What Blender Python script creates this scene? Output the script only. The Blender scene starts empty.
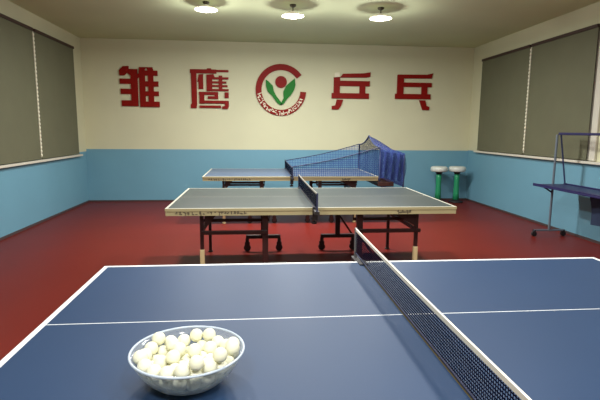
import bpy, bmesh, math, random
from mathutils import Vector, Matrix
random.seed(7)
SC = bpy.context.scene
COL = SC.collection
PI = math.pi

# ---------------------------------------------------------------- materials
def new_mat(name):
    m = bpy.data.materials.new(name); m.use_nodes = True
    nt = m.node_tree; nt.nodes.clear()
    out = nt.nodes.new('ShaderNodeOutputMaterial')
    return m, nt, out

def pbr(name, col, rough=.5, metal=0, spec=.5, var=0.0, scale=8.0, bump=0.0, bscale=80.0, coat=0, emit=0):
    m, nt, out = new_mat(name)
    p = nt.nodes.new('ShaderNodeBsdfPrincipled')
    p.inputs['Base Color'].default_value = (*col, 1)
    p.inputs['Roughness'].default_value = rough
    p.inputs['Metallic'].default_value = metal
    p.inputs['Specular IOR Level'].default_value = spec
    p.inputs['Coat Weight'].default_value = coat
    if emit:
        p.inputs['Emission Color'].default_value = (*col, 1); p.inputs['Emission Strength'].default_value = emit
    tc = nt.nodes.new('ShaderNodeTexCoord')
    if var:
        n = nt.nodes.new('ShaderNodeTexNoise'); n.inputs['Scale'].default_value = scale
        n.inputs['Detail'].default_value = 4
        nt.links.new(tc.outputs['Object'], n.inputs['Vector'])
        r = nt.nodes.new('ShaderNodeValToRGB')
        r.color_ramp.elements[0].position = .3; r.color_ramp.elements[1].position = .7
        r.color_ramp.elements[0].color = (*[c * (1 - var) for c in col], 1)
        r.color_ramp.elements[1].color = (*[min(1, c * (1 + var)) for c in col], 1)
        nt.links.new(n.outputs['Fac'], r.inputs['Fac'])
        nt.links.new(r.outputs['Color'], p.inputs['Base Color'])
    if bump:
        n2 = nt.nodes.new('ShaderNodeTexNoise'); n2.inputs['Scale'].default_value = bscale
        nt.links.new(tc.outputs['Object'], n2.inputs['Vector'])
        b = nt.nodes.new('ShaderNodeBump'); b.inputs['Strength'].default_value = bump; b.inputs['Distance'].default_value = .002
        nt.links.new(n2.outputs['Fac'], b.inputs['Height'])
        nt.links.new(b.outputs['Normal'], p.inputs['Normal'])
    nt.links.new(p.outputs['BSDF'], out.inputs['Surface'])
    return m

def net_mat(name, col, cell, line, rough=.8, fill=0.0):
    """woven netting: square meshes of thread from the UV map (in metres); FILL thickens it all over"""
    m, nt, out = new_mat(name)
    uv = nt.nodes.new('ShaderNodeUVMap')
    sep = nt.nodes.new('ShaderNodeSeparateXYZ'); nt.links.new(uv.outputs['UV'], sep.inputs['Vector'])
    fs = []
    for ax in ('X', 'Y'):
        d = nt.nodes.new('ShaderNodeMath'); d.operation = 'DIVIDE'; d.inputs[1].default_value = cell
        nt.links.new(sep.outputs[ax], d.inputs[0])
        f = nt.nodes.new('ShaderNodeMath'); f.operation = 'FRACT'; nt.links.new(d.outputs[0], f.inputs[0])
        l = nt.nodes.new('ShaderNodeMath'); l.operation = 'LESS_THAN'; l.inputs[1].default_value = line
        nt.links.new(f.outputs[0], l.inputs[0]); fs.append(l)
    mx = nt.nodes.new('ShaderNodeMath'); mx.operation = 'MAXIMUM'
    nt.links.new(fs[0].outputs[0], mx.inputs[0]); nt.links.new(fs[1].outputs[0], mx.inputs[1])
    fl = nt.nodes.new('ShaderNodeMath'); fl.operation = 'MAXIMUM'; fl.inputs[1].default_value = fill
    nt.links.new(mx.outputs[0], fl.inputs[0])
    t = nt.nodes.new('ShaderNodeBsdfTransparent')
    d = nt.nodes.new('ShaderNodeBsdfDiffuse'); d.inputs['Color'].default_value = (*col, 1)
    mix = nt.nodes.new('ShaderNodeMixShader')
    nt.links.new(fl.outputs[0], mix.inputs['Fac'])
    nt.links.new(t.outputs[0], mix.inputs[1]); nt.links.new(d.outputs[0], mix.inputs[2])
    nt.links.new(mix.outputs[0], out.inputs['Surface'])
    return m

def clear_plastic(name):
    m, nt, out = new_mat(name)
    t = nt.nodes.new('ShaderNodeBsdfTransparent'); t.inputs['Color'].default_value = (.96, .97, .98, 1)
    d = nt.nodes.new('ShaderNodeBsdfDiffuse'); d.inputs['Color'].default_value = (.88, .92, .97, 1)
    tl = nt.nodes.new('ShaderNodeBsdfTranslucent'); tl.inputs['Color'].default_value = (.88, .92, .97, 1)
    dm = nt.nodes.new('ShaderNodeMixShader'); dm.inputs['Fac'].default_value = .5
    nt.links.new(d.outputs[0], dm.inputs[1]); nt.links.new(tl.outputs[0], dm.inputs[2])
    g = nt.nodes.new('ShaderNodeBsdfGlossy'); g.inputs['Roughness'].default_value = .12
    fr = nt.nodes.new('ShaderNodeLayerWeight'); fr.inputs['Blend'].default_value = .35
    a = nt.nodes.new('ShaderNodeMath'); a.operation = 'MULTIPLY_ADD'; a.inputs[1].default_value = .30; a.inputs[2].default_value = BOWL_MILK
    nt.links.new(fr.outputs['Facing'], a.inputs[0])
    m1 = nt.nodes.new('ShaderNodeMixShader'); nt.links.new(a.outputs[0], m1.inputs['Fac'])
    nt.links.new(t.outputs[0], m1.inputs[1]); nt.links.new(dm.outputs[0], m1.inputs[2])
    m2 = nt.nodes.new('ShaderNodeMixShader'); m2.inputs['Fac'].default_value = .07
    nt.links.new(m1.outputs[0], m2.inputs[1]); nt.links.new(g.outputs[0], m2.inputs[2])
    nt.links.new(m2.outputs[0], out.inputs['Surface'])
    return m

def emitter(name, col, strength):
    m, nt, out = new_mat(name)
    e = nt.nodes.new('ShaderNodeEmission'); e.inputs['Color'].default_value = (*col, 1); e.inputs['Strength'].default_value = strength
    nt.links.new(e.outputs[0], out.inputs['Surface'])
    return m

def hx(r, g, b):
    f = lambda c: (c / 255) / 12.92 if c / 255 <= .04045 else ((c / 255 + .055) / 1.055) ** 2.4
    return (f(r), f(g), f(b))

# ---------------------------------------------------------------- mesh builder
class MB:
    def __init__(s): s.v = []; s.f = []; s.m = []; s.uv = {}; s.sm = []
    def add(s, verts, faces, mi=0, smooth=False):
        o = len(s.v); s.v += [tuple(v) for v in verts]
        for f in faces: s.f.append(tuple(i + o for i in f)); s.m.append(mi); s.sm.append(smooth)
    def box(s, x0, x1, y0, y1, z0, z1, mi=0):
        s.add([(x0,y0,z0),(x1,y0,z0),(x1,y1,z0),(x0,y1,z0),(x0,y0,z1),(x1,y0,z1),(x1,y1,z1),(x0,y1,z1)],
              [(0,3,2,1),(4,5,6,7),(0,1,5,4),(1,2,6,5),(2,3,7,6),(3,0,4,7)], mi)
    def bar(s, a, b, w, h=None, mi=0):
        """square bar from a to b"""
        h = h or w; a = Vector(a); b = Vector(b); d = (b - a).normalized()
        up = Vector((0,0,1)) if abs(d.z) < .9 else Vector((0,1,0))
        x = d.cross(up).normalized(); y = x.cross(d)
        vs = []
        for p in (a, b):
            for sx, sy in ((-1,-1),(1,-1),(1,1),(-1,1)): vs.append(p + x*sx*w/2 + y*sy*h/2)
        s.add(vs, [(3,2,1,0),(4,5,6,7),(0,1,5,4),(1,2,6,5),(2,3,7,6),(3,0,4,7)], mi)
    def tube(s, pts, r, n=10, mi=0, closed=False):
        pts = [Vector(p) for p in pts]; k = len(pts); vs = []; fs = []
        prev = None
        for i, p in enumerate(pts):
            if closed: d = pts[(i+1) % k] - pts[i-1]
            else: d = pts[min(i+1, k-1)] - pts[max(i-1, 0)]
            d.normalize()
            if prev is None:
                up = Vector((0,0,1)) if abs(d.z) < .9 else Vector((0,1,0)); x = d.cross(up).normalized()
            else: x = (prev - d * prev.dot(d)).normalized()
            prev = x; y = d.cross(x)
            rr = r[i] if isinstance(r, (list, tuple)) else r
            for j in range(n):
                a = 2*PI*j/n; vs.append(p + x*math.cos(a)*rr + y*math.sin(a)*rr)
        for i in range(k if closed else k-1):
            for j in range(n):
                a = i*n + j; b = i*n + (j+1) % n; c = ((i+1) % k)*n + (j+1) % n; d = ((i+1) % k)*n + j
                fs.append((a, b, c, d))
        s.add(vs, fs, mi, True)
        if not closed:
            s.add(vs[:n], [tuple(range(n))[::-1]], mi); s.add(vs[-n:], [tuple(range(n))], mi)
    def lathe(s, prof, cx=0, cy=0, cz=0, n=32, mi=0, smooth=True):
        vs = []; fs = []; rings = []
        for r, z in prof:
            if r < 1e-6: rings.append([len(vs)]); vs.append((cx, cy, cz+z))
            else:
                rings.append(list(range(len(vs), len(vs)+n)))
                vs += [(cx+r*math.cos(2*PI*j/n), cy+r*math.sin(2*PI*j/n), cz+z) for j in range(n)]
        for A, B in zip(rings, rings[1:]):
            for j in range(n):
                q = (j+1) % n
                if len(A) == 1 and len(B) == 1: continue
                if len(A) == 1: fs.append((A[0], B[q], B[j]))
                elif len(B) == 1: fs.append((A[j], A[q], B[0]))
                else: fs.append((A[j], A[q], B[q], B[j]))
        s.add(vs, fs, mi, smooth)
    def prism(s, poly, y0, y1, mi=0):
        """polygon in x,z extruded along y"""
        n = len(poly)
        vs = [(x, y0, z) for x, z in poly] + [(x, y1, z) for x, z in poly]
        s.add(vs, [tuple(range(n)), tuple(range(n, 2*n))[::-1]] + [(i, i+n, (i+1) % n + n, (i+1) % n) for i in range(n)], mi)
    def sheet(s, grid, uvs, mi=0, smooth=True):
        """grid of points rows x cols with matching uv"""
        R = len(grid); Cn = len(grid[0]); o = len(s.v)
        for row, ur in zip(grid, uvs):
            for p, u in zip(row, ur): s.uv[len(s.v)] = u; s.v.append(tuple(p))
        for i in range(R-1):
            for j in range(Cn-1):
                s.f.append((o+i*Cn+j, o+i*Cn+j+1, o+(i+1)*Cn+j+1, o+(i+1)*Cn+j)); s.m.append(mi); s.sm.append(smooth)
    def build(s, name, mats, parent=None, bevel=0, seg=2, fix=True):
        me = bpy.data.meshes.new(name); me.from_pydata(s.v, [], s.f)
        mats = mats if isinstance(mats, (list, tuple)) else [mats]
        for m in mats: me.materials.append(m)
        for p, mi, sm in zip(me.polygons, s.m, s.sm): p.material_index = mi; p.use_smooth = sm
        if s.uv:
            ul = me.uv_layers.new(name='UVMap')
            for l in me.loops: ul.data[l.index].uv = s.uv.get(l.vertex_index, (0, 0))
        if fix and not s.uv:
            bm = bmesh.new(); bm.from_mesh(me); bmesh.ops.recalc_face_normals(bm, faces=bm.faces); bm.to_mesh(me); bm.free()
        me.update()
        o = bpy.data.objects.new(name, me); COL.objects.link(o)
        if parent: o.parent = parent
        if bevel:
            b = o.modifiers.new('bevel', 'BEVEL'); b.width = bevel; b.segments = seg; b.limit_method = 'ANGLE'
        return o

def tag(o, label=None, cat=None, group=None, kind=None):
    for k, v in (('label', label), ('category', cat), ('group', group), ('kind', kind)):
        if v: o[k] = v
    return o
def empty(name, loc=(0,0,0), rz=0, **kw):
    o = bpy.data.objects.new(name, None); COL.objects.link(o); o.location = loc; o.rotation_euler.z = rz
    o.empty_display_size = .1
    return tag(o, **kw)
def copy_tree(o, parent=None):
    c = o.copy(); COL.objects.link(c)
    if parent: c.parent = parent
    for ch in list(o.children): copy_tree(ch, c)
    return c
def struct(name, mb, mats, **k):
    o = mb.build(name, mats, **k); o['kind'] = 'structure'; return o
P_LAMP, P_OUT, P_GLOW, EXPO = 76, 50, 34, 0.05
BOWL_MILK = .11
LC = (1, 1.0, .97)
# ---------------------------------------------------------------- palette
M = dict(
    cream=pbr('cream_wall_paint', hx(203,200,168), .75, var=.03, scale=1.3, bump=.05, bscale=60),
    dado=pbr('blue_dado_paint', hx(106,153,173), .45, var=.03, scale=1.5),
    ceil=pbr('ceiling_paint', hx(204,212,170), .9, var=.04, scale=.9),
    floor=pbr('red_sports_floor', hx(103,29,21), .42, var=.06, scale=1.1, bump=.08, bscale=180, spec=.16),
    base=pbr('dark_skirting', hx(70,55,55), .6),
    blind=pbr('olive_grey_blind', hx(98,98,75), .8, var=.04, scale=3, bump=.1, bscale=300),
    rail=pbr('dark_head_rail', hx(60,40,34), .6),
    white=pbr('white_trim', hx(205,200,185), .5),
    chain=pbr('bead_chain', hx(235,230,205), .3, emit=.03),
    glass=pbr('window_glass', hx(60,64,62), .1),
    red=pbr('red_acrylic', hx(128,18,12), .5, var=.04, scale=6, spec=.12),
    green=pbr('green_acrylic', hx(26,112,34), .5, spec=.15),
    pale=pbr('pale_lettering_and_glare', hx(222,214,186), .5),
    top=pbr('blue_table_top', hx(37,59,90), .5, var=.03, scale=2.5, bump=.03, bscale=400, spec=.2),
    topgrey=pbr('reflection_grey_table_top', hx(56,66,68), .36, var=.05, scale=2.5, spec=.4),  # base colour greyed to paint in the pale wall's reflection
    line=pbr('white_table_line', hx(225,228,228), .4),
    edge=pbr('cream_table_edge', hx(160,150,112), .5, var=.04, scale=4),
    steel=pbr('dark_brown_steel', hx(50,24,22), .4),
    foot=pbr('cream_leg_sleeve', hx(196,176,132), .5),
    black=pbr('black_rubber', hx(28,22,24), .6),
    mark=pbr('dark_printing', hx(84,76,58), .6),
    netpost=pbr('pale_metal_post', hx(128,128,130), .35, metal=.3),
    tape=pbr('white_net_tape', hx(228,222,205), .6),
    cord=pbr('navy_net_cord', hx(36,42,74), .7),
    net=net_mat('navy_table_net', hx(22,25,46), .011, .44),
    side=net_mat('blue_catch_net', hx(60,86,136), .030, .24),
    bag=net_mat('deep_blue_net', hx(50,62,114), .020, .40),
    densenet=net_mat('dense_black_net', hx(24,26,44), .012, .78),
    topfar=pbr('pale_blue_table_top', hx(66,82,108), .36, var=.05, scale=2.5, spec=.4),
    greyline=pbr('grey_table_line', hx(184,182,166), .5),  # greyer line colour for the two rear tables
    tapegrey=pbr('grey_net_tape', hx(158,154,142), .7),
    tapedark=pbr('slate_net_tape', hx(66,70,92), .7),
    rim=pbr('pale_blue_rim', hx(182,194,208), .3),
    frame=pbr('blue_grey_frame', hx(52,62,100), .5),
    trough=pbr('dark_brown_trough', hx(58,28,22), .5),
    tray_sheet=pbr('slate_sheet', hx(46,62,92), .8),
    navy=pbr('dark_navy_vinyl', hx(34,31,80), .4),
    grey=pbr('grey_metal', hx(112,122,134), .4, metal=.4),
    seat=pbr('off_white_seat', hx(205,208,200), .4),
    leggreen=pbr('green_stool_leg', hx(34,138,92), .4),
    ball=pbr('cream_celluloid', hx(232,230,204), .5, spec=.3),
    bowl=clear_plastic('clear_bowl_plastic'),
    enamel=pbr('white_enamel', hx(235,228,205), .4, emit=.35),
    bulb=emitter('lamp_diffuser', (1, .93, .76), 9.0),
    dark=pbr('dark_lamp_mount', hx(70,62,48), .6),
)

# ---------------------------------------------------------------- room
XL, XR, YB, YF, HC = -3.36, 4.57, 9.86, -3.2, 3.2
b = MB(); b.box(XL-.1, XR+.1, YF-.1, YB+.1, -.1, 0); struct('floor', b, M['floor'])
b = MB(); b.box(XL-.1, XR+.1, YF-.1, YB+.1, HC, HC+.1); struct('ceiling', b, M['ceil'])
def wall(name, x0, x1, y0, y1, dz):
    b = MB(); b.box(x0, x1, y0, y1, 0, dz, 0); b.box(x0, x1, y0, y1, dz, HC, 1)
    return struct(name, b, [M['dado'], M['cream']])
wall('wall_back', XL-.1, XR+.1, YB, YB+.1, 1.065)
wall('wall_front', XL-.1, XR+.1, YF-.1, YF, 1.065)
wall('wall_left', XL-.1, XL, YF, YB, 1.02)
wall('wall_right', XR, XR+.1, YF, YB, 1.075)
b = MB(); b.box(XL, XR, YB-.012, YB, 0, .03); struct('baseboard_back', b, M['base'])
b = MB(); b.box(XL, XL+.012, YF, YB-.012, 0, .035); struct('baseboard_left', b, M['base'])
b = MB(); b.box(XR-.012, XR, YF, YB-.012, 0, .035); struct('baseboard_right', b, M['base'])

# windows, sills and roller blinds
def window(n, xw, sgn, z0, z1, y0, y1, ym):
    """sgn +1: the room lies on +x of the wall"""
    fr = MB(); t = .05
    X = lambda a: (min(xw, xw+sgn*a), max(xw, xw+sgn*a))
    xa, xb = X(.03)
    fr.box(xa, xb, y0, y0+.17, z0, z1); fr.box(xa, xb, y1-t, y1, z0, z1)
    fr.box(xa, xb, y0+.17, y1-t, z0, z0+t); fr.box(xa, xb, y0+.17, y1-t, z1-t, z1)
    
    fr.box(xa, xb, ym-.035, ym+.035, z0+t, z1-t)
    w = struct('window_%d' % n, fr, M['white'])
    g = MB(); xa, xb = X(.012)
    g.box(xa, xb, y0+.17, ym-.035, z0+t, z1-t); g.box(xa, xb, ym+.035, y1-t, z0+t, z1-t)
    p = g.build('window_pane', M['glass'], w); p['kind'] = 'structure'
def sill(n, xw, sgn, z, y0, y1):
    xs = sorted((xw, xw+sgn*.075))
    b = MB(); b.box(xs[0], xs[1], y0, y1, z-.035, z)
    struct('trim_%d' % n, b, M['white'], bevel=.004)
def blind(xw, sgn, z0, z1, y0, y1, label):
    root = empty('roller_blind', (xw+sgn*.06, (y0+y1)/2, z0), label=label, cat='blind', group='grey roller blinds over the side windows')
    w = (y1-y0)/2; h = z1-z0
    # gently rippled fabric
    f = MB(); N = 24; vs = []; fs = []
    for i in range(N+1):
        y = -w + 2*w*i/N; dx = .004*math.sin(i*.9)*sgn
        for z in (.0, h*.5, h-.03): vs.append((dx*(1-z/h), y, z))
    for i in range(N):
        for k in range(2): fs.append((i*3+k, (i+1)*3+k, (i+1)*3+k+1, i*3+k+1))
    f.add(vs, fs, 0, True)
    f.add([(v[0]-sgn*.004, v[1], v[2]) for v in vs], [q[::-1] for q in fs], 0, True)
    f.build('blind_fabric', M['blind'], root)
    r = MB(); r.bar((0, -w, h-.02), (0, w, h-.02), .045); r.build('head_rail', M['rail'], root, bevel=.008)
    r = MB(); r.bar((0, -w, .012), (0, w, .012), .016, .024); r.build('bottom_bar', M['blind'], root, bevel=.003)
    return root
for n, xw, sgn, z0, z1, lab in ((1, XL, 1, .985, 2.945, ('grey roller blind over the left window, panel touching the back wall corner', 'grey roller blind over the left window, panel cut off by the photo edge')),
                           (2, XR, -1, 1.085, 2.89, ('grey roller blind over the right window, panel above the green stools', 'grey roller blind over the right window, panel above the navy tray stand'))):
    ym = 7.71 if n == 1 else 7.64; ye = 9.30 if n == 1 else 9.33
    window(n, xw, sgn, z0+.01, z1-.02, 5.98, ye, ym)
    sill(n, xw, sgn, z0, 5.0 if n == 2 else 4.6, 9.46)
    blind(xw, sgn, z0+.012, z1, ym+.024, ye, lab[0])
    q = blind(xw, sgn, z0+.012, z1, 6.1, ym-.024, lab[1]); yc = ym-(6.1+ym-.024)/2
    c = MB(); h = z1-z0-.1
    for k in range(int(h/.06)):
        z = h - k*.06
        c.lathe([(0,-.026),(.017,-.016),(.017,.016),(0,.026)], 0, yc, z, 6)
    c.tube([(0,yc,.03),(0,yc,h+.04)], .008, 6)
    c.build('pull_chain', M['chain'], q)

# ---------------------------------------------------------------- characters and emblem on the back wall
def character(name, strokes, zr, wr, label, glare_spots=()):
    """strokes in a 2-D drawing frame zr=(x0,x1,ytop,ybottom), placed on the wall rectangle wr=(x0,x1,z1,z0)"""
    fx = lambda x: wr[0] + (x-zr[0])/(zr[1]-zr[0])*(wr[1]-wr[0])
    fz = lambda y: wr[2] + (y-zr[2])/(zr[3]-zr[2])*(wr[3]-wr[2])
    b = MB()
    for i, s in enumerate(strokes):
        if len(s) == 4 and not isinstance(s[0], tuple): s = [(s[0],s[2]),(s[1],s[2]),(s[1],s[3]),(s[0],s[3])]
        d = .030 + .0004*i
        b.prism([(fx(x), fz(y)) for x, y in s], YB-d, YB-.0005)
    for s in glare_spots: b.prism([(fx(x), fz(y)) for x, y in s], YB-.045, YB-.0005, 1)  # pale patch painting a spot of glare onto the character
    o = b.build('wall_character', [M['red'], M['pale']])
    return tag(o, label, 'sign', 'red block characters on the back wall')
character('chu', [
    [(55,96),(84,68),(124,66),(124,86),(186,86),(186,132),(135,132),(112,112),(92,132),(58,132)],
    (137,186,86,346), (58,150,154,190), (62,150,224,261), (66,186,305,346),
    (199,240,72,350), [(199,110),(215,72),(252,72),(235,96),(186,152),(180,132)], (262,300,84,350), [(250,72),(296,72),(300,98),(262,98)],
    (196,331,95,131), (215,335,170,206), (215,336,240,272), (200,340,312,350)],
    (55,340,66,350), (-2.65,-1.89,2.69,1.905), 'red block character with three stacked bars, the one closest to the left window')
character('ying', [
    (70,350,68,84), (70,262,66,96), [(195,58),(222,58),(226,70),(190,70)], [(76,90),(116,90),(116,325),(112,355),(70,355),(70,330),(78,318)],
    (130,164,105,212), [(134,104),(166,100),(160,150),(120,160)], (188,230,104,226), (278,304,110,224),
    (226,350,122,138), (226,334,153,168), (226,342,180,194), (216,350,210,225), [(200,104),(240,100),(250,124),(190,126)],
    (132,272,232,254), (134,170,232,320), (246,272,232,276), (196,272,264,284), (320,350,234,276), (134,350,297,318), (134,292,334,352),
    [(322,300),(350,300),(350,340),(340,358),(300,358),(302,340),(322,336)]],
    (68,350,58,358), (-1.285,-.525,2.675,1.885), 'red block character of fine dense strokes directly left of the round emblem')
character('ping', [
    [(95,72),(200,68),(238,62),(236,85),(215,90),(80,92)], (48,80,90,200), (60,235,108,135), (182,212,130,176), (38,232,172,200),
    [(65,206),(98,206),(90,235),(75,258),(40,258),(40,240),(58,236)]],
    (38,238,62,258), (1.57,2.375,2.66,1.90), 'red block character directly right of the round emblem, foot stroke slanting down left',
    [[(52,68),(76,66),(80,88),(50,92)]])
character('pang', [
    [(380,74),(530,72),(562,64),(555,92),(405,94),(380,94)], (376,410,75,202), (400,557,115,138), (505,535,134,178), (367,553,175,202),
    [(495,208),(527,208),(534,238),(550,242),(548,260),(514,260)]],
    (367,562,64,260), (2.905,3.70,2.665,1.91), 'red block character closest to the right window, foot stroke slanting down right')

ex, ez, er = .53, 2.275, .515
em = empty('emblem_sign', (ex, YB, ez), label='round wall emblem of red ring, red dot and two green leaves', cat='emblem')
def arc(a0, a1, r0, r1, n=40, y0=-.03, y1=-.0005):
    b = MB()
    P = [(r1(t)*math.cos(a), r1(t)*math.sin(a)) for t in [i/n for i in range(n+1)] for a in [math.radians(a0+(a1-a0)*t)]]
    Q = [(r0(t)*math.cos(a), r0(t)*math.sin(a)) for t in [i/n for i in range(n+1)] for a in [math.radians(a0+(a1-a0)*t)]]
    vs = [(x,y0,z) for x,z in P]+[(x,y0,z) for x,z in Q]+[(x,y1,z) for x,z in P]+[(x,y1,z) for x,z in Q]
    k = n+1; fs = []
    for i in range(n):
        fs += [(i,i+1,k+i+1,k+i), (2*k+i,3*k+i,3*k+i+1,2*k+i+1), (i,2*k+i,2*k+i+1,i+1), (k+i,k+i+1,3*k+i+1,3*k+i)]
    fs += [(0,k,3*k,2*k),(n,2*k+n,3*k+n,k+n)]
    b.add(vs, fs); return b
b = arc(36, 368-12, lambda t: er*.77, lambda t: er)
# pale writing marks round the lower half of the ring
random.seed(3)
for i in range(23):
    a = math.radians(192 + i*6.6); r = er*.885
    cx, cz = r*math.cos(a), r*math.sin(a); tx, tz = -math.sin(a), math.cos(a); nx, nz = math.cos(a), math.sin(a)
    for k in range(3):
        u = random.uniform(-.022,.022); v = random.uniform(-.035,.035); lu, lv = random.choice(((.018,.006),(.006,.026),(.02,.007)))
        q = [(cx+tx*(u+su*lu)+nx*(v+sv*lv), cz+tz*(u+su*lu)+nz*(v+sv*lv)) for su, sv in ((-1,-1),(1,-1),(1,1),(-1,1))]
        b.prism(q, -.0325-.0003*k, -.029, 1)
b.build('emblem_ring', [M['red'], M['pale']], em)
b = MB(); n = 32
b.prism([(.0+.118*math.cos(2*PI*i/n), .16+.118*math.sin(2*PI*i/n)) for i in range(n)], -.032, -.0005); b.build('emblem_dot', M['red'], em)
S = er/158
def leaf(pts, mir=1):
    b = MB(); b.prism([((x-190)*S*mir, (212-y)*S) for x, y in pts], -.034, -.0005); return b.build('emblem_leaf', M['green'], em)
leaf([(95,150),(112,160),(138,186),(145,218),(160,248),(186,280),(200,300),(184,304),(165,290),(132,246),(108,224),(96,188)])
leaf([(276,140),(280,180),(272,210),(252,242),(226,268),(205,298),(186,304),(196,280),(206,262),(204,222),(222,186),(250,160)])

# ---------------------------------------------------------------- table tennis tables
TL, TW, TH = 2.74, 1.525, .76
def make_table():
    root = empty('table_tennis_table')
    hw = TW/2
    for s in (-1, 1):
        X = lambda a, c: (min(s*a, s*c), max(s*a, s*c))
        b = MB()
        xs = [.003, TL/2-.022, TL/2]; ys = [-hw, -hw+.022, -.0025, .0025, hw-.022, hw]
        for i in range(2):
            for j in range(5):
                white = i == 1 or j in (0, 2, 4)
                x0, x1 = X(xs[i], xs[i+1])
                b.add([(x0,ys[j],TH),(x1,ys[j],TH),(x1,ys[j+1],TH),(x0,ys[j+1],TH)], [(0,1,2,3)], 1 if white else 0)
        x0, x1 = X(.003, TL/2); z0 = TH-.026
        b.add([(x0,-hw,z0),(x1,-hw,z0),(x1,hw,z0),(x0,hw,z0),(x0,-hw,TH),(x1,-hw,TH),(x1,hw,TH),(x0,hw,TH)],
              [(0,3,2,1),(0,1,5,4),(1,2,6,5),(2,3,7,6),(3,0,4,7)], 2)
        b.build('table_half', [M['top'], M['line'], M['edge']], root, fix=False)
        a = MB(); z1 = z0; z0 = TH-.068; t = .03; g = .004
        x0, x1 = X(.01, TL/2-g)
        a.box(x0, x1, -hw+g, -hw+g+t, z0, z1); a.box(x0, x1, hw-g-t, hw-g, z0, z1)
        e0, e1 = X(TL/2-g-t, TL/2-g); a.box(e0, e1, -hw+g+t, hw-g-t, z0, z1)
        # small worn printing on the long aprons
        random.seed(11 if s > 0 else 5)
        mk = a
        spots = [(.80 + .022*i, .9) for i in range(6)] if s > 0 else [(-1.30 + .035*i, .45) for i in range(13)] + [(-.86 + .03*i, .7) for i in range(8)]
        for px, dens in spots:
            for k in range(4):
                if random.random() > dens: continue
                u = random.uniform(-.008,.008); v = random.uniform(-.010,.010); lu, lv = random.choice(((.011,.0035),(.004,.013),(.008,.005)))
                for sy, yy in ((-1, -hw+g),):
                    mk.box(px+u-lu, px+u+lu, yy-.0012-.0002*k, yy+.002, TH-.045+v-lv, TH-.045+v+lv, 1)
        a.build('apron', [M['edge'], M['mark']], root)
        zb = TH-.026
        for yy in (-.6125, .6125):
            sy = 1 if yy > 0 else -1
            # outer leg with pale lower sleeve
            lx = (1.06 if s < 0 else 1.03) if yy < 0 else 1.10
            l = MB(); l.bar((s*lx,yy,.012 if yy > 0 else .16),(s*lx,yy,zb), .034); leg = l.build('leg', M['steel'], root, bevel=.004)
            f = MB()
            if yy < 0: f.bar((s*lx,yy,.012),(s*lx,yy,.34), .042)
            f.lathe([(0,0),(.03,0),(.03,.014),(0,.014)], s*lx, yy, 0, 12)
            f.build('leg_sleeve' if yy < 0 else 'leg_foot', M['foot'] if yy < 0 else M['black'], leg, bevel=.004)
            l = MB(); l.bar((s*.46,yy,.20),(s*.46,yy,zb), .056); l.build('leg', M['steel'], root, bevel=.004)
            r = MB(); r.bar((s*1.06,yy+sy*.037,.51),(s*.44,yy+sy*.037,.51), .03, .036); r.build('side_rail', M['steel'], root, bevel=.003)
            u = MB(); u.bar((s*.46-.21,yy,.18),(s*.46+.21,yy,.18), .05, .045); ub = u.build('undercarriage_bar', M['steel'], root, bevel=.004)
            for k in (-1, 1):
                x = s*.46 + k*.195
                c = MB(); c.bar((x,yy,.165),(x,yy,.11), .04)
                c.box(x-.03, x+.03, yy-.021, yy-.016, .03, .115); c.box(x-.03, x+.03, yy+.016, yy+.021, .03, .115); c.box(x-.03, x+.03, yy-.021, yy+.021, .108, .115)
                cs = c.build('castor', M['steel'], ub)
                # the wheel rides in the fork
                wv = MB(); n = 20
                for r0, y0 in ((.043,.014),):
                    wv.prism([(x+r0*math.cos(2*PI*i/n), .043+r0*math.sin(2*PI*i/n)) for i in range(n)], yy-y0, yy+y0)
                wm = wv; o2 = wm.build('castor_wheel', M['black'], ub, bevel=.004)
            g_ = MB(); w = .27 if s > 0 else .12
            g_.prism([(s*(1.03-w), zb-.045), (s*1.03, zb-.045), (s*1.03, .54)], yy-.012, yy+.012)
            g_.build('gusset', M['steel'], root)
            if s < 0: pass
            else: d = MB(); d.bar((s*.46+.02,yy+.03,.44),(s*.46+.19,yy+.03,.19), .022); d.build('diagonal_brace', M['steel'], root)
            u = MB(); u.tube([(s*1.08,yy*.82,zb),(s*1.08,yy*.82,.60),(s*.42,yy*.82,.60),(s*.42,yy*.82,zb)], .016, 8); u.build('folding_rod', M['steel'], root)
        for xx, zz in ((1.06 if s < 0 else 1.03,.51),(.46,.66)):
            c = MB(); c.bar((s*xx,-.60,zz),(s*xx,.60,zz), .032); c.build('cross_bar', M['steel'], root, bevel=.003)
    return root
T = [(.579, .971+TW/2), (.552, 4.32+TW/2), (.564, 7.296+TW/2)]
tl = ['large blue table tennis table in front holding the bowl of balls', 'cream edged blue table tennis table in the middle of the row, on red floor', 'blue table tennis table farthest back, with the blue catch net on its end']
t0 = make_table(); tables = [t0, copy_tree(t0), copy_tree(t0)]
for o, (x, y), l in zip(tables, T, tl):
    o.location = (x, y, 0); tag(o, l, 'table', 'table tennis tables in a row')

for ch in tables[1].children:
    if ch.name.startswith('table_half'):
        ch.data = ch.data.copy(); ch.data.materials[0] = M['topgrey']; ch.data.materials[1] = M['greyline']

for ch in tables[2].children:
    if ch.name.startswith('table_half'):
        ch.data = ch.data.copy(); ch.data.materials[0] = M['topfar']; ch.data.materials[1] = M['greyline']
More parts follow.
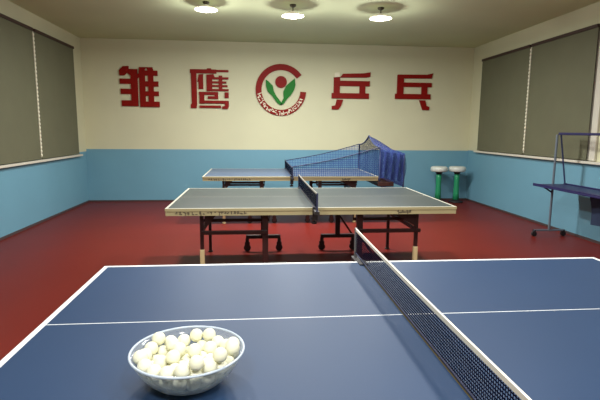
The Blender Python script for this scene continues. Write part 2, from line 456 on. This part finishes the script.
# nets clamped across the tables
def make_net():
    root = empty('table_tennis_net'); hy = TW/2+.15; z0 = TH+.006; z1 = TH+.1525
    nb = MB(); K = 12
    ys = [-hy+.008 + (2*hy-.016)*i/K for i in range(K+1)]
    sag = lambda y: -.006*(1-(y/hy)**2)
    nb.sheet([[(0,y,z0) for y in ys],[(0,y,z1-.012+sag(y)) for y in ys]], [[(y+2,0) for y in ys],[(y+2,z1-.012-z0) for y in ys]])
    nb.build('net_mesh', M['net'], root)
    t = MB()
    for i in range(K): t.bar((0,ys[i],z1-.006+sag(ys[i])),(0,ys[i+1],z1-.006+sag(ys[i+1])), .007, .015)
    t.build('net_tape', M['tape'], root)
    c = MB(); c.tube([(0,y,z0+.004) for y in ys], .0045, 6); c.build('bottom_cord', M['cord'], root)
    for s in (-1, 1):
        p = MB(); p.tube([(0,s*hy,TH-.02),(0,s*hy,z1+.004)], .0085, 10); po = p.build('net_post', M['netpost'], root)
        k = MB(); e = TW/2
        a, b_ = sorted((s*(e-.09), s*(hy+.012)))
        k.box(-.028, .028, a, b_, TH+.0005, TH+.007) if False else None
        ya, yb_ = sorted((s*(e+.004), s*(hy+.014)))
        k.box(-.022, .022, ya, yb_, TH-.04, TH-.012)
        ya, yb_ = sorted((s*(e+.002), s*(e+.012))); k.box(-.024, .024, ya, yb_, TH-.12, TH+.006)
        ya, yb_ = sorted((s*(e-.08), s*(e+.010))); k.box(-.024, .024, ya, yb_, TH+.0005, TH+.006); k.box(-.024, .024, ya, yb_, TH-.12, TH-.108)
        k.tube([(0,s*(e-.05),TH-.15),(0,s*(e-.05),TH-.072)], .009, 8)
        k.lathe([(0,-.02),(.026,-.02),(.026,0),(0,0)], 0, s*(e-.05), TH-.14, 12)
        k.build('net_clamp', M['black'], po)
    return root
nl = ['white topped navy table net stretched over the large front table', 'dark table net clamped across the middle cream edged table', 'dark table net on the farthest table, joined to the blue catch netting']
n0 = make_net(); nets = [n0, copy_tree(n0), copy_tree(n0)]
for o, (x, y), l in zip(nets, T, nl):
    o.location = (x, y, 0); tag(o, l, 'net', 'table tennis nets')
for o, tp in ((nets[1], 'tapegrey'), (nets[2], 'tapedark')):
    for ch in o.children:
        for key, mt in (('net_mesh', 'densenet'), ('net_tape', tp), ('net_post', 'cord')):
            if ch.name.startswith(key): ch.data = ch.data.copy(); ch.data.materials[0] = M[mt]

# ---------------------------------------------------------------- ball catch net on the far table's end
x3, y3 = T[2]; X0 = x3; X1 = x3+1.385; ya, yb2 = y3-TW/2, y3+TW/2; zt = TH+.004; zr = 1.222
root = empty('ball_catch_net', (X1, y3, TH), label='blue practice ball catch net arched over the end of the farthest table', cat='net')
W = lambda x, y, z: (x-X1, y-y3, z-TH)
def archz(t): # t 0..1 across the width
    s = abs(2*t-1); return zr + .165*(1-s)**1.0*(1.0) - .05*math.sin(PI*(1-s))*1.0
AR = 16
arch = [(X1, ya+(yb2-ya)*i/AR, archz(i/AR)) for i in range(AR+1)]
f = MB(); f.tube([W(X1,ya,TH-.05)]+[W(*p) for p in arch]+[W(X1,yb2,TH-.05)], .011, 8); f.build('catch_frame', M['frame'], root)
for s, y in ((0, ya-.02), (1, yb2+.02)):
    n_ = MB(); K = 10; top = []; bot = []; ut = []; ub = []
    for i in range(K+1):
        t = i/K; x = X0+.01+(X1-X0-.01)*t; z = TH+.1525+(zr-TH-.1525)*t - .03*math.sin(PI*t)
        yy = y + (0 if s else 0)
        top.append(W(x,yy,z)); bot.append(W(x,yy,zt)); ut.append((x,z)); ub.append((x,zt))
    n_.sheet([bot, top], [ub, ut]); sn = n_.build('side_netting', M['side'], root)
    c = MB(); c.tube(top, .0075, 6); c.build('edge_rope', M['cord'], sn)
# bag behind the frame: bulging rows from the arch to a drooping back
XB = X1+.40
def ring(t):
    """cross-section outline at depth t 0..1 behind the frame"""
    x = X1 + (XB-X1)*t; pts = []
    drop = .05*t + .05*t*t; low = TH-.02-.15*t
    inset = .02*t
    pts.append((x, ya+inset, low)); pts.append((x, ya+inset, (low+zr)/2))
    for i in range(AR+1):
        u = i/AR; z = archz(u); z = z + (zr-z)*t*.75 - drop
        pts.append((x, ya+inset+(yb2-ya-2*inset)*u, z))
    pts.append((x, yb2-inset, (low+zr)/2)); pts.append((x, yb2-inset, low))
    return pts
rings = [ring(i/6) for i in range(7)]
random.seed(9)
bg = MB()
def per(ps):
    out = [0]
    for a, b in zip(ps, ps[1:]): out.append(out[-1] + (Vector(b)-Vector(a)).length)
    return out
bg.sheet([[W(*p) for p in r] for r in rings], [[(u, r[0][0]) for u in per(r)] for r in rings])
# back of the bag with folds
last = rings[-1]; R = 8; G = []; U = []
for k in range(R+1):
    v = k/R; row = []; ur = []
    for i in range(17):
        u = i/16; y = ya+.02+(yb2-ya-.04)*u
        zt_ = archz(u); zt_ = zt_+(zr-zt_)*.75-.10; z = (TH-.17) + (zt_-(TH-.17))*v
        x = XB + .045*math.sin(u*17+2*v)*math.sin(PI*v)
        row.append(W(x,y,z)); ur.append((y,z))
    G.append(row); U.append(ur)
bg.sheet(G, U)
# floor of the bag
bg.sheet([[W(X1,ya,TH-.02),W(X1,yb2,TH-.02)],[W(XB,ya+.02,TH-.17),W(XB,yb2-.02,TH-.17)]], [[(X1,ya),(X1,yb2)],[(XB,ya),(XB,yb2)]])
bag = bg.build('net_bag', M['bag'], root)
# loose gathered folds hanging at the near side
fo = MB(); K = 14; G = []; U = []
for k in range(9):
    v = k/8; row = []; ur = []
    for i in range(K+1):
        u = i/K; x = X1+.02+.36*u; y = ya-.012+.022*math.sin(u*21+v*2); z = (zr-.06-.06*u)*(1-v)+(TH-.02-.06*u)*v
        row.append(W(x,y,z)); ur.append((x*1.5,z))
    G.append(row); U.append(ur)
fo.sheet(G, U); fo.build('net_fold', M['bag'], root)
for y in (ya+.02, yb2-.02):
    p = MB(); p.tube([W(XB,y,TH-.19),W(XB,y,1.10)], .012, 8); p.build('back_pole', M['frame'], root)
b = MB(); b.box(-.02, .24, ya+.0-y3, yb2-.05-y3, -.16, -.085); b.build('ball_trough', M['trough'], root, bevel=.01)
for y in (ya+.02, yb2-.02):
    b = MB(); b.tube([W(X1-.0,y,TH-.045),W(X1+.04,y,TH-.17),W(XB,y,TH-.19)], .011, 8); b.build('support_arm', M['frame'], root)

# ---------------------------------------------------------------- stools in the far corner
def stool():
    root = empty('pedestal_stool')
    s = MB(); s.lathe([(0,.645),(.155,.645),(.172,.66),(.176,.70),(.168,.735),(.14,.75),(0,.752)], n=32); s.build('seat', M['seat'], root)
    s = MB(); s.lathe([(0,.585),(.05,.585),(.055,.60),(.075,.635),(.075,.647),(0,.647)], n=16); s.build('swivel_hub', M['black'], root)
    s = MB(); s.lathe([(0,.05),(.066,.05),(.058,.20),(.052,.40),(.056,.52),(.05,.59),(0,.59)], n=20); s.build('pedestal', M['leggreen'], root)
    s = MB(); s.lathe([(0,0),(.15,0),(.15,.018),(.10,.035),(.064,.06),(0,.06)], n=28); s.build('stool_base', M['black'], root)
    return root
s0 = stool(); s1 = copy_tree(s0)
for o, x, l in ((s0, 3.80, 'green legged white stool by the back wall, next to the blue catch net'), (s1, 4.19, 'green legged white stool pushed into the back corner below the right window')):
    o.location = (x, 9.5, 0); tag(o, l, 'stool', 'white stools in the back corner')

# ---------------------------------------------------------------- navy tray stand by the right wall
root = empty('tray_stand', (4.18, 6.28, 0), label='navy tray stand with thin grey pole and high rail by right wall', cat='stand')
q = lambda x, y, z: (x-4.18, y-6.28, z)
for y in (6.28, 4.75):
    b = MB(); b.bar(q(3.96,y,.085), q(4.41,y,.085), .03, .022); ft = b.build('foot', M['grey'], root, bevel=.003)
    for x in (3.96, 4.40):
        b = MB(); n = 18
        b.prism([(x-4.18+.036*math.cos(2*PI*i/n), .036+.036*math.sin(2*PI*i/n)) for i in range(n)], y-6.28-.014, y-6.28+.014)
        b.bar(q(x,y-.02,.036), q(x,y-.02,.095), .02, .008); b.bar(q(x,y+.02,.036), q(x,y+.02,.095), .02, .008)
        b.build('foot_wheel', M['black'], ft)
    b = MB(); b.tube([q(4.18,y,.09), q(4.185,y,1.44)], .016, 10); b.build('pole', M['grey'], root)
    b = MB(); b.tube([q(4.24,y,1.44), q(4.36,y,.745)], .011, 8); b.build('strut', M['frame'], root)
    b = MB(); b.tube([q(4.0,y,.735), q(4.18,y,.63)], .011, 8); b.build('tray_bracket', M['frame'], root)
b = MB()
b.box(3.90-4.18, 4.37-4.18, 4.65-6.28, .03, .725, .748)
b.box(3.90-4.18, 3.915-4.18, 4.65-6.28, .03, .748, .764); b.box(4.355-4.18, 4.37-4.18, 4.65-6.28, .03, .748, .764)
b.build('tray', M['navy'], root, bevel=.005)
b = MB(); b.bar(q(4.235,6.30,1.452), q(4.235,4.65,1.452), .05, .034); b.build('top_rail', M['navy'], root, bevel=.008)
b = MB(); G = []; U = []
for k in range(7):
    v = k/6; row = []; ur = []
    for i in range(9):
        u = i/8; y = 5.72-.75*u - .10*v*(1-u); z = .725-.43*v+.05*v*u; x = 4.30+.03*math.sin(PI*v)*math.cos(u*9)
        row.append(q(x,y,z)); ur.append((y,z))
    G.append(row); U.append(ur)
b.sheet(G, U); b.build('under_tray_sheet', M['tray_sheet'] if 'tray_sheet' in M else M['navy'], root)  # slate sheet standing in for the dark area below the tray

# ---------------------------------------------------------------- bowl of balls on the front table
BX, BY = -.193, 1.288
prof_out = [(0,0),(.056,0),(.064,.001),(.080,.006),(.099,.016),(.119,.034),(.136,.056),(.148,.078),(.1545,.097)]
prof_in = [(r-.0025 if r > .01 else 0, z+.0025) for r, z in prof_out]
root = empty('plastic_bowl', (BX, BY, TH+.0006), label='clear plastic bowl full of table tennis balls on front table', cat='bowl')
b = MB(); b.lathe(prof_out + prof_in[::-1], n=64); b.build('bowl_body', M['bowl'], root)
b = MB(); b.tube([(0.1572*math.cos(2*PI*i/64), 0.1572*math.sin(2*PI*i/64), .098) for i in range(64)], .0034, 8, closed=True)
b.build('bowl_rim', M['rim'] if 'rim' in M else M['bowl'], root)
BALLS = [(262,-376,237),(-417,-212,237),(-30,-97,237),(-124,-489,237),(-321,196,237),(362,15,237),(71,294,237),(-210,584,255),(474,402,255),(182,679,283),(-707,62,286),(655,-302,292),(752,89,311),(-620,455,318),(-473,-663,342),(503,-675,356),(-761,-380,364),(-126,-864,384),(-97,927,436),(547,755,437),(-483,811,447),(824,462,448),(251,-960,490),(-950,306,496),(982,-185,497),(-1006,-94,507),(853,-567,523),(114,-584,549),(273,1023,566),(-432,8,577),(-146,-276,579),(-42,114,581),(244,-171,584),(-837,681,591),(347,220,592),(-329,398,593),(-765,-770,599),(-434,-1001,606),(1076,192,608),(59,503,625),(624,-932,643),(-1028,-469,654),(629,-75,659),(-61,-1142,670),(-266,-644,693),(505,-458,696),(-281,1145,722),(-708,-238,738),(763,911,740),(-657,1003,757),(570,512,759),(1032,611,759),(1132,-442,786),(-1214,103,792),(-1123,496,808),(353,-1179,813),(952,-800,837),(87,1225,847),(-533,630,853),(134,-843,859),(1234,-65,861),(485,1170,877),(-718,-1048,889),(-268,160,913),(-1017,-777,915),(174,50,915),(-357,-323,920),(-1254,-275,927),(-359,-1232,928),(-976,845,948),(1248,328,949),(703,-1103,1000),(35,-1314,1023),(1273,-346,1152),(394,-1261,1206),(968,-900,1228)]
me = bpy.data.meshes.new('table_tennis_ball'); bm = bmesh.new(); bmesh.ops.create_uvsphere(bm, u_segments=24, v_segments=14, radius=.02)
for f_ in bm.faces: f_.smooth = True
bm.to_mesh(me); bm.free(); me.materials.append(M['ball'])
for x, y, z in BALLS:
    o = bpy.data.objects.new('table_tennis_ball', me); COL.objects.link(o); o.location = (BX+x/1e4, BY+y/1e4, TH+.0006+z/1e4)
    o.rotation_euler = (random.random()*6, random.random()*6, 0)
    tag(o, 'pale cream table tennis ball heaped in the clear plastic bowl', 'ball', 'table tennis balls in the bowl')

# ---------------------------------------------------------------- ceiling lamps
def lamp_shape(drop):
    root = empty('ceiling_lamp')
    c = MB(); c.lathe([(0,0),(.045,0),(.045,-.02),(.02,-.035),(0,-.035)], n=20); c.build('ceiling_mount', M['dark'], root)
    c = MB(); c.tube([(0,0,-.03),(0,0,-drop+.055)], .008, 8); c.build('lamp_rod', M['dark'], root)
    c = MB(); c.lathe([(0,.062),(.03,.06),(.045,.045),(.095,.032),(.140,.012),(.160,-.004),(.155,-.004),(.135,.006),(.09,.024),(.0,.03)], cz=-drop, n=40); c.build('lamp_shade', M['enamel'], root)
    c = MB(); c.lathe([(0,.022),(.085,.02),(.088,0),(.07,-.022),(.035,-.035),(0,-.038)], cz=-drop, n=28); c.build('bulb', M['bulb'], root)
    return root
def light(x, y, z, power, r=.17):
    L = bpy.data.lights.new('lamp_light', 'AREA'); L.shape = 'DISK'; L.size = 2*r; L.energy = power; L.color = LC
    o = bpy.data.objects.new('lamp_light', L); COL.objects.link(o); o.location = (x, y, z)
def glow(x, y, z, power):
    L = bpy.data.lights.new('bulb_light', 'POINT'); L.shadow_soft_size = .08; L.energy = power; L.color = LC
    o = bpy.data.objects.new('bulb_light', L); COL.objects.link(o); o.location = (x, y, z)
LP = [(-.66, 6.9, .10, 'white dish ceiling lamp closest to the left window, first of three'), (.535, 6.9, .15, 'white dish ceiling lamp straight above the round wall emblem, middle of three'), (1.785, 6.9, .145, 'white dish ceiling lamp closest to the right window, last of three')]
for (x, y, d, l), k in zip(LP, (.95, 1.25, .95)):
    r_ = lamp_shape(d); r_.location = (x, y, HC); tag(r_, l, 'lamp', 'ceiling lamps'); light(x, y, HC-d-.045, P_LAMP*k, .16); glow(x, y, HC-d-.06, P_GLOW*k)
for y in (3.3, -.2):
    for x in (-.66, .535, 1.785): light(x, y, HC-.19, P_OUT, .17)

w = bpy.data.worlds.new('room_world'); SC.world = w; w.use_nodes = True
w.node_tree.nodes['Background'].inputs['Color'].default_value = (.9, .85, .7, 1); w.node_tree.nodes['Background'].inputs['Strength'].default_value = .02

# ---------------------------------------------------------------- camera
cam = bpy.data.cameras.new('camera'); co = bpy.data.objects.new('camera', cam); COL.objects.link(co); SC.camera = co
cam.sensor_width = 36; cam.lens = 473.39/600*36; cam.clip_start = .05; cam.clip_end = 60
pi_, ya_, ro_ = .1470, .0948, .0082
fw = Vector((math.sin(ya_)*math.cos(pi_), math.cos(ya_)*math.cos(pi_), -math.sin(pi_)))
rt = Vector((math.cos(ya_), -math.sin(ya_), 0)); up = rt.cross(fw)
r2 = rt*math.cos(ro_)+up*math.sin(ro_); u2 = -rt*math.sin(ro_)+up*math.cos(ro_)
co.matrix_world = Matrix(((r2.x,u2.x,-fw.x,0),(r2.y,u2.y,-fw.y,0),(r2.z,u2.z,-fw.z,1.4763),(0,0,0,1)))
SC.view_settings.view_transform = 'Standard'; SC.view_settings.look = 'None'
SC.view_settings.exposure = EXPO
SC.cycles.use_denoising = True
SC.cycles.max_bounces = 10; SC.cycles.transparent_max_bounces = 24; SC.cycles.sample_clamp_indirect = 6
